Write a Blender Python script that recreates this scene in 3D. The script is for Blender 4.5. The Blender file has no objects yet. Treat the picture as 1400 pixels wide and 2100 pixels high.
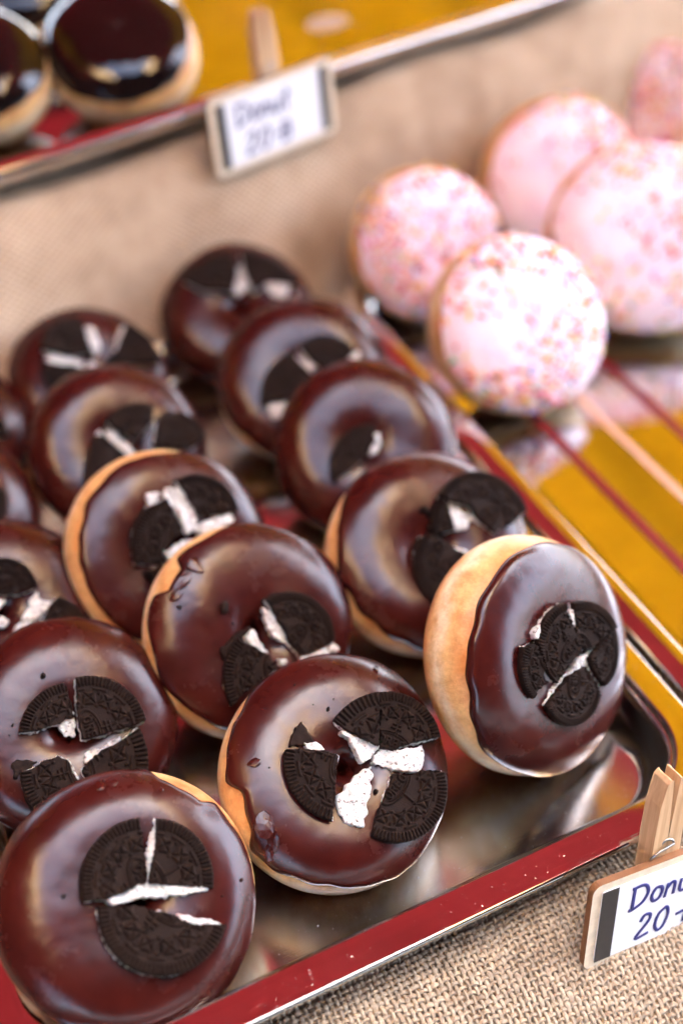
import bpy, bmesh, math, random
import numpy as np
from mathutils import Vector, Matrix
from mathutils.bvhtree import BVHTree

random.seed(7)
rng = np.random.default_rng(7)
scene = bpy.context.scene
C = scene.collection

# ------------------------------------------------------------------ camera
FPX = 2500.0                      # focal length in pixels of the 1400 x 2100 photograph
PITCH = math.radians(43.0)
CAMH = 0.44
cam_d = bpy.data.cameras.new('camera')
cam = bpy.data.objects.new('camera', cam_d)
C.objects.link(cam)
cam.location = (0, 0, CAMH)
cam.rotation_euler = (math.pi / 2 - PITCH, 0, 0)
cam_d.sensor_fit = 'VERTICAL'
cam_d.sensor_height = 36.0
cam_d.sensor_width = 24.0
cam_d.lens = FPX / 2100 * 36.0
cam_d.clip_start = 0.01
cam_d.clip_end = 200
cam_d.dof.use_dof = True
cam_d.dof.focus_distance = 0.463
cam_d.dof.aperture_fstop = 3.0
scene.camera = cam

# ------------------------------------------------------------------ sky and sun
SUN_EL, SUN_AZ = math.radians(60), math.radians(25)     # azimuth: from +Y towards +X
world = bpy.data.worlds.new('World')
scene.world = world
world.use_nodes = True
wn = world.node_tree
bg = wn.nodes['Background']
sky = wn.nodes.new('ShaderNodeTexSky')
sky.sky_type = 'NISHITA'
sky.sun_disc = False
sky.sun_elevation = SUN_EL
sky.sun_rotation = SUN_AZ
sky.air_density = 0.7
sky.dust_density = 5.0
sky.ozone_density = 0.6
wn.links.new(sky.outputs[0], bg.inputs[0])
bg.inputs[1].default_value = 0.12
sun_d = bpy.data.lights.new('sun', 'SUN')
sun_d.energy = 4.0
sun_d.angle = math.radians(0.8)
sun_d.color = (1.0, 0.95, 0.88)
sun = bpy.data.objects.new('sun', sun_d)
C.objects.link(sun)
sd = Vector((math.sin(SUN_AZ) * math.cos(SUN_EL), math.cos(SUN_AZ) * math.cos(SUN_EL), math.sin(SUN_EL)))
sun.rotation_euler = sd.to_track_quat('Z', 'Y').to_euler()
sun.location = sd * 5

vs = scene.view_settings
vs.view_transform = 'Standard'
vs.look = 'None'
vs.exposure = 4.7
vs.gamma = 1.0
vs.use_curve_mapping = False
scene.cycles.use_denoising = True
scene.cycles.max_bounces = 10
scene.cycles.caustics_reflective = False
scene.cycles.caustics_refractive = False
scene.cycles.sample_clamp_indirect = 4.0

# ------------------------------------------------------------------ pixel helpers
CF = np.array([0, math.cos(PITCH), -math.sin(PITCH)])
CU = np.array([0, math.sin(PITCH), math.cos(PITCH)])
CR = np.array([1.0, 0, 0])
CO = np.array([0, 0, CAMH])


def ray(x, y):
    return CF + (x - 700) / FPX * CR - (y - 1050) / FPX * CU


def PZ(x, y, z):
    d = ray(x, y)
    return CO + d * ((z - CAMH) / d[2])


def depth(p):
    return float((np.asarray(p) - CO) @ CF)


A1 = math.radians(63.5)
D1 = np.array([math.sin(A1), math.cos(A1), 0])            # along the front edge of the trays, to the right
D2 = np.array([-math.cos(A1), math.sin(A1), 0])           # to the back


# ------------------------------------------------------------------ material helpers
class NT:
    def __init__(self, name):
        self.m = bpy.data.materials.new(name)
        self.m.use_nodes = True
        self.t = self.m.node_tree
        self.b = self.t.nodes['Principled BSDF']
        self.out = self.t.nodes['Material Output']

    def n(self, typ, **kw):
        nd = self.t.nodes.new(typ)
        for k, v in kw.items():
            setattr(nd, k, v)
        return nd

    def l(self, a, b):
        self.t.links.new(a, b)

    def set(self, **kw):
        for k, v in kw.items():
            self.b.inputs[k.replace('_', ' ')].default_value = v

    def coord(self, kind='Object', scale=(1, 1, 1), rot=(0, 0, 0)):
        tc = self.n('ShaderNodeTexCoord')
        mp = self.n('ShaderNodeMapping')
        mp.inputs['Scale'].default_value = scale
        mp.inputs['Rotation'].default_value = rot
        self.l(tc.outputs[kind], mp.inputs[0])
        return mp.outputs[0]

    def noise(self, scale, detail=3, rough=0.5, vec=None):
        nd = self.n('ShaderNodeTexNoise')
        nd.inputs['Scale'].default_value = scale
        nd.inputs['Detail'].default_value = detail
        nd.inputs['Roughness'].default_value = rough
        if vec is not None:
            self.l(vec, nd.inputs['Vector'])
        return nd.outputs['Fac']

    def ramp(self, fac, stops):
        r = self.n('ShaderNodeValToRGB')
        el = r.color_ramp.elements
        while len(el) < len(stops):
            el.new(0.5)
        for e, (p, c) in zip(el, stops):
            e.position = p
            e.color = (c[0], c[1], c[2], 1) if not isinstance(c, (int, float)) else (c, c, c, 1)
        self.l(fac, r.inputs[0])
        return r.outputs[0]

    def math(self, op, a, b=None):
        nd = self.n('ShaderNodeMath', operation=op)
        for i, v in enumerate((a, b)):
            if v is None:
                continue
            if isinstance(v, (int, float)):
                nd.inputs[i].default_value = v
            else:
                self.l(v, nd.inputs[i])
        return nd.outputs[0]

    def mix(self, fac, a, b, blend='MIX'):
        nd = self.n('ShaderNodeMix', data_type='RGBA', blend_type=blend)
        for s, v in ((nd.inputs['Factor'], fac), (nd.inputs['A'], a), (nd.inputs['B'], b)):
            if isinstance(v, (int, float)):
                s.default_value = v
            elif isinstance(v, tuple):
                s.default_value = (*v, 1)
            else:
                self.l(v, s)
        return nd.outputs['Result']

    def bump(self, h, strength, dist, prev=None):
        nd = self.n('ShaderNodeBump')
        nd.inputs['Strength'].default_value = strength
        nd.inputs['Distance'].default_value = dist
        self.l(h, nd.inputs['Height'])
        if prev is not None:
            self.l(prev, nd.inputs['Normal'])
        self.l(nd.outputs[0], self.b.inputs['Normal'])
        return nd.outputs[0]


def mat_glaze():
    k = NT('chocolate_glaze')
    v = k.coord()
    f = k.noise(60, 4, 0.6, v)
    k.l(k.ramp(f, [(0.3, (0.030, 0.0034, 0.0025)), (0.7, (0.048, 0.0064, 0.0043))]), k.b.inputs['Base Color'])
    k.l(k.ramp(k.noise(45, 5, 0.65, v), [(0.32, 0.19), (0.58, 0.26), (0.75, 0.38)]), k.b.inputs['Roughness'])
    k.set(IOR=1.45)
    b1 = k.bump(k.noise(42, 2, 0.45, v), 0.32, 0.0022)
    b2 = k.bump(k.noise(170, 4, 0.6, v), 0.10, 0.0008, b1)
    k.bump(k.noise(900, 3, 0.6, v), 0.08, 0.0003, b2)
    return k.m


def mat_dark_glaze():
    k = NT('dark_chocolate_glaze')
    k.set(Base_Color=(0.008, 0.0045, 0.004, 1), Roughness=0.08, IOR=1.5)
    k.bump(k.noise(40, 3, 0.5, k.coord()), 0.6, 0.002)
    return k.m


def mat_dough():
    k = NT('fried_dough')
    tc = k.n('ShaderNodeTexCoord')
    sp = k.n('ShaderNodeSeparateXYZ')
    k.l(tc.outputs['Object'], sp.inputs[0])
    nz = k.noise(55, 4, 0.6, tc.outputs['Object'])
    z = k.math('ADD', sp.outputs['Z'], k.math('MULTIPLY', k.math('SUBTRACT', nz, 0.5), 0.014))
    t = k.math('ADD', k.math('MULTIPLY', z, 28.0), 0.5)
    col = k.ramp(t, [(0.0, (0.44, 0.13, 0.02)), (0.18, (0.62, 0.22, 0.045)), (0.36, (0.84, 0.53, 0.24)),
                     (0.5, (0.91, 0.74, 0.49)), (0.66, (0.84, 0.53, 0.23)), (0.9, (0.54, 0.19, 0.035))])
    spk = k.ramp(k.noise(700, 2, 0.6, tc.outputs['Object']), [(0.35, 0.88), (0.6, 1.0)])
    fry = k.ramp(k.noise(95, 5, 0.65, tc.outputs['Object']), [(0.45, (1, 1, 1)), (0.72, (0.74, 0.55, 0.40))])
    k.l(k.mix(1.0, k.mix(1.0, col, spk, 'MULTIPLY'), fry, 'MULTIPLY'), k.b.inputs['Base Color'])
    k.set(Roughness=0.42, Subsurface_Weight=0.15, Subsurface_Scale=0.004)
    b1 = k.bump(k.noise(160, 4, 0.6, tc.outputs['Object']), 0.5, 0.0012)
    k.bump(k.noise(1300, 3, 0.7, tc.outputs['Object']), 0.25, 0.0005, b1)
    return k.m


def mat_cookie():
    k = NT('dark_cocoa_wafer')
    v = k.coord()
    k.l(k.ramp(k.noise(900, 4, 0.7, v), [(0.3, (0.008, 0.0040, 0.0027)), (0.62, (0.019, 0.0095, 0.0062)), (0.8, (0.045, 0.025, 0.017))]), k.b.inputs['Base Color'])
    k.set(Roughness=0.6, IOR=1.4, Specular_IOR_Level=0.14)
    k.bump(k.noise(1500, 4, 0.75, v), 0.5, 0.0005)
    return k.m


def mat_cream():
    k = NT('white_cream')
    v = k.coord()
    f = k.ramp(k.noise(700, 3, 0.65, v), [(0.36, (0.13, 0.09, 0.07)), (0.43, (0.56, 0.55, 0.52)), (0.7, (0.70, 0.70, 0.67))])
    k.l(f, k.b.inputs['Base Color'])
    k.set(Roughness=0.6, Subsurface_Weight=0.2, Subsurface_Scale=0.002)
    k.bump(k.noise(900, 4, 0.7, v), 0.7, 0.0008)
    return k.m


def mat_pink():
    k = NT('pink_icing')
    v = k.coord()
    k.l(k.ramp(k.noise(50, 3, 0.5, v), [(0.3, (0.93, 0.66, 0.78)), (0.7, (0.96, 0.79, 0.87))]), k.b.inputs['Base Color'])
    k.set(Roughness=0.28, Subsurface_Weight=0.15, Subsurface_Scale=0.004)
    k.bump(k.noise(95, 4, 0.6, v), 0.8, 0.003)
    return k.m


def mat_steel(name='polished_steel', wave=0.06, dull=0.0):
    k = NT(name)
    v = k.coord()
    k.l(k.ramp(k.noise(30, 4, 0.6, v), [(0.3, (0.66, 0.64, 0.62)), (0.7, (0.78, 0.76, 0.74))]), k.b.inputs['Base Color'])
    sp = k.noise(1100, 2, 0.5, v)
    smear = k.noise(22, 5, 0.65, v)
    ro = k.math('ADD', k.ramp(smear, [(0.35, 0.015 + dull), (0.75, 0.06 + 2 * dull)]), k.ramp(sp, [(0.70, 0.0), (0.76, 0.25)]))
    k.l(ro, k.b.inputs['Roughness'])
    k.set(Metallic=1.0)
    b1 = k.bump(k.noise(14, 2, 0.5, v), wave, 0.004)
    v2 = k.coord('Object', (40, 1800, 1))
    b2 = k.bump(k.noise(1.0, 2, 0.5, v2), 0.05, 0.0002, b1)
    k.bump(sp, 0.02, 0.0004, b2)
    return k.m


def mat_thread():
    k = NT('jute_thread')
    v = k.coord()
    c = k.ramp(k.noise(260, 4, 0.7, v), [(0.25, (0.26, 0.18, 0.115)), (0.5, (0.43, 0.34, 0.24)), (0.75, (0.60, 0.50, 0.37))])
    k.l(c, k.b.inputs['Base Color'])
    k.set(Roughness=0.85, Specular_IOR_Level=0.2)
    k.bump(k.noise(3500, 3, 0.7, v), 0.6, 0.0004)
    return k.m


def mat_burlap():
    k = NT('burlap_cloth')
    v = k.coord('Object', (1, 1, 1), (0, 0, -(math.pi / 2 - A1)))
    sp = k.n('ShaderNodeSeparateXYZ')
    k.l(v, sp.inputs[0])
    w = 2 * math.pi / 0.0052
    sx = k.math('SINE', k.math('MULTIPLY', sp.outputs['X'], w))
    sy = k.math('SINE', k.math('MULTIPLY', k.math('ADD', sp.outputs['Y'], sp.outputs['Z']), w))
    chk = k.math('MULTIPLY', sx, sy)
    fac = k.math('ADD', k.math('MULTIPLY', chk, 0.18), k.noise(18, 5, 0.6, v))
    c = k.ramp(fac, [(0.2, (0.30, 0.19, 0.115)), (0.5, (0.52, 0.375, 0.25)), (0.85, (0.70, 0.54, 0.38))])
    k.l(c, k.b.inputs['Base Color'])
    k.set(Roughness=0.9, Specular_IOR_Level=0.15)
    k.bump(k.math('ADD', chk, k.noise(600, 3, 0.7, v)), 0.8, 0.0012)
    return k.m


def mat_wood():
    k = NT('pale_wood')
    v = k.coord('Object', (350, 350, 25))
    k.l(k.ramp(k.noise(1.0, 4, 0.6, v), [(0.3, (0.50, 0.29, 0.14)), (0.7, (0.72, 0.49, 0.28))]), k.b.inputs['Base Color'])
    k.set(Roughness=0.6)
    return k.m


def mat_plain(name, col, rough=0.5, metal=0.0, var=0.12, scale=300):
    k = NT(name)
    lo = tuple(c * (1 - var) for c in col)
    hi = tuple(min(1, c * (1 + var)) for c in col)
    k.l(k.ramp(k.noise(scale, 3, 0.6, k.coord()), [(0.3, lo), (0.7, hi)]), k.b.inputs['Base Color'])
    k.set(Roughness=rough, Metallic=metal)
    return k.m


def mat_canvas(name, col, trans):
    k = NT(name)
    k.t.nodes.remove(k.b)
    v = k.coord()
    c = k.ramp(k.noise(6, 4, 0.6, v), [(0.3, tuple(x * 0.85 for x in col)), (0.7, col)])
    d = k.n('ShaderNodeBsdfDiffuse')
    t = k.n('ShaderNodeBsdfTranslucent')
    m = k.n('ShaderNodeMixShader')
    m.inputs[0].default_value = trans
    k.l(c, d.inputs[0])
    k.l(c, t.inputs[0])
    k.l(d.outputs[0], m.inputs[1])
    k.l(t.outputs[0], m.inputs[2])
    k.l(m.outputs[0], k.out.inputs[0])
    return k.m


M = dict(glaze=mat_glaze(), dark=mat_dark_glaze(), dough=mat_dough(), cookie=mat_cookie(), cream=mat_cream(), pink=mat_pink(),
         steel=mat_steel(), wavy_steel=mat_steel('dented_steel', 0.45, 0.10), thread=mat_thread(), burlap=mat_burlap(), wood=mat_wood(),
         burnt=mat_plain('burnt_wood_edge', (0.20, 0.085, 0.03), 0.7),
         board=mat_plain('varnished_board', (0.72, 0.60, 0.44), 0.4),
         paper=mat_plain('white_paper', (0.78, 0.79, 0.82), 0.35, var=0.03),
         blackstrip=mat_plain('black_strip', (0.035, 0.033, 0.032), 0.4),
         ink=mat_plain('blue_ink', (0.025, 0.028, 0.16), 0.5),
         wire=mat_plain('spring_wire', (0.45, 0.43, 0.40), 0.3, 1.0),
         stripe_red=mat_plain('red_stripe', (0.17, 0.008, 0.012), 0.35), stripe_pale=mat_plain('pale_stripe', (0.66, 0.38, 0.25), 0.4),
         red_canvas=mat_canvas('red_canvas', (0.58, 0.145, 0.175), 0.14),
         yellow_canvas=mat_canvas('yellow_canvas', (0.78, 0.57, 0.07), 0.15),
         sky_blocker=mat_canvas('sky_blocker', (0.10, 0.035, 0.035), 0.1),  # dark cloth of the added sheets that block the sky
         glint_canvas=mat_canvas('glint_canvas', (0.97, 0.80, 0.56), 0.8),  # translucent cloth of the added strips that make warm glints
         white_canvas=mat_canvas('white_canvas', (0.80, 0.72, 0.66), 0.2),
         s_red=mat_plain('red_sugar', (0.70, 0.05, 0.06), 0.4), s_org=mat_plain('orange_sugar', (0.85, 0.30, 0.05), 0.4),
         s_yel=mat_plain('yellow_sugar', (0.85, 0.65, 0.12), 0.4), s_wht=mat_plain('white_sugar', (0.85, 0.85, 0.85), 0.4),
         s_blu=mat_plain('blue_sugar', (0.12, 0.22, 0.60), 0.4), s_pnk=mat_plain('pink_sugar', (0.80, 0.15, 0.35), 0.4),
         s_grn=mat_plain('green_sugar', (0.12, 0.45, 0.22), 0.4))


# ------------------------------------------------------------------ object helpers
def link_mesh(name, verts, faces, mat, parent=None, smooth=True):
    me = bpy.data.meshes.new(name)
    me.from_pydata([tuple(map(float, v)) for v in verts], [], faces)
    me.update()
    if smooth:
        me.polygons.foreach_set('use_smooth', [True] * len(me.polygons))
    for m in (mat if isinstance(mat, (list, tuple)) else [mat]):
        me.materials.append(m)
    o = bpy.data.objects.new(name, me)
    C.objects.link(o)
    if parent is not None:
        o.parent = parent
    return o


def thing(name, label, cat, mw=None, group=None):
    o = bpy.data.objects.new(name, None)
    o.empty_display_size = 0.02
    C.objects.link(o)
    if mw is not None:
        o.matrix_world = mw
    o['label'] = label
    o['category'] = cat
    if group:
        o['group'] = group
    return o


def grid_faces(nr, nc, wrap_c=False, wrap_r=False, off=0):
    """rows x cols quad indices"""
    f = []
    for i in range(nr if wrap_r else nr - 1):
        i2 = (i + 1) % nr
        for j in range(nc if wrap_c else nc - 1):
            j2 = (j + 1) % nc
            f.append((off + i * nc + j, off + i * nc + j2, off + i2 * nc + j2, off + i2 * nc + j))
    return f


class SN:
    """smooth noise: a sum of randomly oriented sine waves"""
    def __init__(self, seed, freq, n=9, spread=0.5):
        r = np.random.default_rng(seed)
        d = r.normal(size=(n, 3))
        d /= np.linalg.norm(d, axis=1)[:, None]
        self.k = d * (freq * (1 + spread * (r.random(n) - 0.5) * 2))[:, None]
        self.p = r.random(n) * 6.283
        self.n = n

    def __call__(self, P):
        return np.sin(P @ self.k.T + self.p).sum(axis=-1) / math.sqrt(self.n)


def box_part(name, size, loc, mat, parent, bevel=0.0):
    bm = bmesh.new()
    bmesh.ops.create_cube(bm, size=1)
    bmesh.ops.scale(bm, vec=size, verts=bm.verts)
    if bevel:
        bmesh.ops.bevel(bm, geom=bm.edges[:], offset=bevel, segments=2, affect='EDGES')
    bmesh.ops.translate(bm, vec=loc, verts=bm.verts)
    me = bpy.data.meshes.new(name)
    bm.to_mesh(me)
    bm.free()
    me.materials.append(mat)
    o = bpy.data.objects.new(name, me)
    C.objects.link(o)
    o.parent = parent
    return o


def tube(pts, rad, sides=6, closed=False):
    """verts, faces of a tube along pts; rad scalar or list"""
    P = np.asarray(pts, float)
    n = len(P)
    T = np.gradient(P, axis=0)
    T /= np.linalg.norm(T, axis=1)[:, None] + 1e-12
    ref = np.array([0.3, 0.2, 0.93])
    N = np.cross(T, ref)
    N /= np.linalg.norm(N, axis=1)[:, None] + 1e-12
    B = np.cross(T, N)
    a = np.arange(sides) / sides * 2 * math.pi
    r = np.broadcast_to(np.asarray(rad, float), (n,))
    V = P[:, None] + r[:, None, None] * (np.cos(a)[None, :, None] * N[:, None] + np.sin(a)[None, :, None] * B[:, None])
    F = grid_faces(n, sides, wrap_c=True)
    F.append(tuple(range(sides))[::-1])
    F.append(tuple((n - 1) * sides + i for i in range(sides)))
    return V.reshape(-1, 3), F


# ------------------------------------------------------------------ layout of the stall
ZR = 0.027                                                    # height of the tray rims
front_pt = 0.5 * (PZ(541, 2100, ZR) + PZ(1322, 1702, ZR))     # on the outer front edge of the main tray
right_pt = 0.5 * (PZ(1257, 1267, ZR) + PZ(1400, 1443, ZR))    # on its outer right edge
TU1 = float(right_pt @ D1)
TV0 = float(front_pt @ D2)
left_pt = PZ(40, 2000, ZR)
TU0 = float(left_pt @ D1) - 0.012
TV1 = TV0 + 0.405
Z_T = 0.118                                                   # top of the rear step
r1, r2 = PZ(0, 345, Z_T + 0.022), PZ(1090, 0, Z_T + 0.022)
E1 = (r2 - r1) / np.linalg.norm(r2 - r1)                      # along the rear tray's front edge
E2 = np.array([-E1[1], E1[0], 0])


def cloth_z(x, y):
    """height of the burlap over the table and the rear step"""
    e = (x - r1[0]) * E2[0] + (y - r1[1]) * E2[1]             # distance behind the rear tray's front edge
    t = np.clip((e + 0.055) / 0.06, 0, 1)
    z = Z_T * (t * t * (3 - 2 * t))
    v = x * D2[0] + y * D2[1]
    d = np.clip(TV0 + 0.004 - v, 0, None)
    z = z - 0.85 * d * d / (d + 0.02)
    u = x * D1[0] + y * D1[1]
    z = z + (0.0028 * np.sin(u * 38 + 9 * v) + 0.0020 * np.sin(v * 61 - 20 * u + 1)) * np.clip((v - TV1 + 0.02) / 0.1, 0, 1)
    return z - 0.0022


# ---- burlap
xs = np.linspace(-0.75, 0.95, 190)
ys = np.linspace(0.03, 1.75, 190)
gx, gy = np.meshgrid(xs, ys)
gz = cloth_z(gx, gy)
cloth = link_mesh('burlap_tablecloth', np.stack([gx, gy, gz], -1).reshape(-1, 3), grid_faces(190, 190), M['burlap'])
cloth['kind'] = 'structure'

pitch = 0.00242
U0, U1 = TU0 + 0.06, TU1 + 0.10
V0, V1 = TV0 - 0.135, TV0 + 0.02
nu, nv = int((U1 - U0) / pitch), int((V1 - V0) / pitch)
WV, WF = [], []
nwarp = SN(3, 160)
nthick = SN(4, 900)


def add_thread(line, phase, along_u):
    n = len(line)
    # line: array (n,2) of u, v ; phase: over/under
    u, v = line[:, 0], line[:, 1]
    P3 = np.stack([u, v, np.zeros(n)], -1)
    wob = nwarp(P3) * 0.00042
    if along_u:
        v = v + wob
    else:
        u = u + wob
    x = u * D1[0] + v * D2[0]
    y = u * D1[1] + v * D2[1]
    z = cloth_z(x, y) + 0.0013 + 0.00062 * phase
    w = 0.00084 * (1 + 0.26 * nthick(P3 * np.array([1, 1, 0]) + (7 if along_u else 0)))
    hgt = 0.00062
    a = np.arange(6) / 6 * 2 * math.pi
    side = D2 if along_u else D1
    Vv = np.stack([x, y, z], -1)[:, None] + (w[:, None] * np.cos(a))[..., None] * side + (hgt * np.sin(a))[None, :, None] * np.array([0, 0, 1])
    off = sum(len(q) for q in WV)
    WV.append(Vv.reshape(-1, 3))
    WF.extend(grid_faces(n, 6, wrap_c=True, off=off))


for j in range(nv):
    us = np.linspace(U0, U0 + nu * pitch, nu * 4 + 1)
    ph = np.cos((us - U0) / pitch * math.pi) * (1 if j % 2 else -1)
    add_thread(np.stack([us, np.full_like(us, V0 + j * pitch)], -1), ph, True)
for i in range(nu):
    vv = np.linspace(V0, V0 + nv * pitch, nv * 4 + 1)
    ph = -np.cos((vv - V0) / pitch * math.pi) * (1 if i % 2 else -1)
    add_thread(np.stack([np.full_like(vv, U0 + i * pitch), vv], -1), ph, False)
for k in range(1500):                                        # loose hairs of the jute
    u, v = rng.uniform(U0, U1), rng.uniform(V0, TV0)
    a = rng.uniform(0, 6.28)
    L = rng.uniform(0.002, 0.006)
    pts = []
    for s in range(5):
        t = s / 4
        uu, vv_ = u + L * t * math.cos(a + t), v + L * t * math.sin(a + t)
        x = uu * D1[0] + vv_ * D2[0]
        y = uu * D1[1] + vv_ * D2[1]
        pts.append((x, y, float(cloth_z(x, y)) + 0.0016 + 0.0012 * math.sin(t * 3)))
    tv, tf = tube(pts, 0.00006, 3)
    off = sum(len(q) for q in WV)
    WV.append(tv)
    WF.extend([tuple(i + off for i in f) for f in tf])
weave = link_mesh('weave', np.concatenate(WV), WF, M['thread'], cloth)
weave['kind'] = 'stuff'


# ------------------------------------------------------------------ trays
def rrect(hx, hy, r, n=14):
    pts = []
    for cx, cy, a0 in ((hx - r, hy - r, 0), (-hx + r, hy - r, 90), (-hx + r, -hy + r, 180), (hx - r, -hy + r, 270)):
        for i in range(n + 1):
            a = math.radians(a0 + 90 * i / n)
            pts.append((cx + r * math.cos(a), cy + r * math.sin(a)))
    # subdivide straight runs
    out = []
    for i, p in enumerate(pts):
        q = pts[(i + 1) % len(pts)]
        d = math.hypot(q[0] - p[0], q[1] - p[1])
        m = max(1, int(d / 0.02))
        for s in range(m):
            out.append((p[0] + (q[0] - p[0]) * s / m, p[1] + (q[1] - p[1]) * s / m))
    return np.array(out)


def tray(name, label, centre, e1, lx, ly, zbase, zr, R=0.045, seed=1, fw=0.0135, floor_mat='steel'):
    ang = math.atan2(e1[1], e1[0])
    root = thing(name, label, 'tray', Matrix.Translation((centre[0], centre[1], zbase)) @ Matrix.Rotation(ang, 4, 'Z'), 'steel serving trays on the burlap')
    hx, hy = lx / 2, ly / 2

    def loops(seq):
        V, base = [], rrect(hx, hy, R)
        n = len(base)
        for inset, z in seq:
            r = max(0.004, R - inset)
            p = rrect(hx - inset, hy - inset, r)
            if len(p) != n:                                    # keep the same count: scale the base loop
                cx = np.clip(base[:, 0], -hx + R, hx - R)
                cy = np.clip(base[:, 1], -hy + R, hy - R)
                dvec = base - np.stack([cx, cy], -1)
                p = np.stack([cx, cy], -1) + dvec * (r / R)
            V.append(np.column_stack([p, np.full(n, z)]))
        return V, n

    h = zr - zbase
    g = h - 0.0013                                             # the flange falls a little towards its outer edge
    seq = [(0.0012, g - 0.0023), (0.0004, g - 0.0024), (0.0, g - 0.0020), (0.0, g - 0.0010), (0.0004, g - 0.0005), (0.0009, g), (0.0011, g + 0.00003), (0.0016, g + 0.00008),
           (fw * 0.5, h - 0.0006), (fw - 0.0009, h), (fw - 0.0006, h - 0.00005), (fw, h - 0.0006), (fw + 0.0001, h - 0.0034)]
    V, n = loops(seq)
    rim = link_mesh('rim', np.concatenate(V), grid_faces(len(seq), n, wrap_c=True), M['steel'], root)
    s2 = [(fw + 0.0003, h - 0.0036), (fw + 0.0012, h - 0.0038), (fw + 0.0020, h - 0.0048)]
    for i in range(1, 9):                                      # wall, then a wide fillet into the floor
        t = i / 8
        s2.append((fw + 0.002 + 0.010 * (1 - math.cos(t * math.pi / 2)), (h - 0.006) * (1 - math.sin(t * math.pi / 2)) + 0.0012))
    V, n = loops(s2)
    vv = np.concatenate(V)
    F = grid_faces(len(s2), n, wrap_c=True)
    last = V[-1]
    # floor: rings that shrink towards the centre line
    sn = SN(seed, 40)
    rings = []
    for s in np.linspace(0.9, 0.02, 10):
        p = last.copy()
        p[:, 0] *= s
        p[:, 1] *= s
        p[:, 2] = 0.0012 + 0.00012 * sn(p * np.array([1, 1, 0]))
        rings.append(p)
    off = len(vv) - n
    allv = np.concatenate([vv] + rings)
    F += grid_faces(11, n, wrap_c=True, off=off)
    F.append(tuple(len(allv) - n + i for i in range(n)))
    well = link_mesh('well', allv, F, M[floor_mat], root)
    for o in (rim, well):
        sm = o.modifiers.new('thickness', 'SOLIDIFY')
        sm.thickness = 0.0007
        sm.offset = 1 if o is well else -1
    return root


LX, LY = TU1 - TU0, TV1 - TV0
tc = D1 * (TU0 + TU1) / 2 + D2 * (TV0 + TV1) / 2
main_tray = tray('serving_tray', 'steel tray with red reflections holding the cookie-topped chocolate donuts', tc, D1, LX, LY, 0.0015, ZR, seed=11, floor_mat='wavy_steel')
LX2 = 0.30
pc = D1 * (TU1 + 0.004 + LX2 / 2) + D2 * (TV0 + 0.012 + LY / 2)
pink_tray = tray('serving_tray', 'steel tray with golden reflections under the pink sprinkled donuts', pc, D1, LX2, LY, 0.0015, ZR, seed=12)
rl = 0.62
r1u = PZ(0, 345, Z_T + 0.022) - E1 * 0.14
rc = r1u + E1 * rl / 2 + E2 * 0.15
rear_tray = tray('serving_tray', 'blurred steel tray on the raised step under the dark glazed donuts', rc, E1, rl, 0.30, Z_T, Z_T + 0.022, seed=13, fw=0.007)
FLOOR = 0.0015 + 0.0012 + 0.0006
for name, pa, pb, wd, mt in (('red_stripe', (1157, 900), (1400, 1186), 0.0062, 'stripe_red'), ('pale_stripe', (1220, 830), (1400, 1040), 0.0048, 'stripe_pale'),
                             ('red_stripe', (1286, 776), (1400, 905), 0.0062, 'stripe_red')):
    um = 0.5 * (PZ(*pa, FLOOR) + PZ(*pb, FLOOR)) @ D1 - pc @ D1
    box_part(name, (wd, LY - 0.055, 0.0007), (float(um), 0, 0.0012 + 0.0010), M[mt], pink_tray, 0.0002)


# ------------------------------------------------------------------ embossed cookie
def sstep(e0, e1, x):
    t = np.clip((x - e0) / (e1 - e0), 0, 1)
    return t * t * (3 - 2 * t)


def seg_dist(x, y, p, q):
    px, py = q[0] - p[0], q[1] - p[1]
    t = np.clip(((x - p[0]) * px + (y - p[1]) * py) / (px * px + py * py), 0, 1)
    return np.hypot(x - p[0] - t * px, y - p[1] - t * py)


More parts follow.
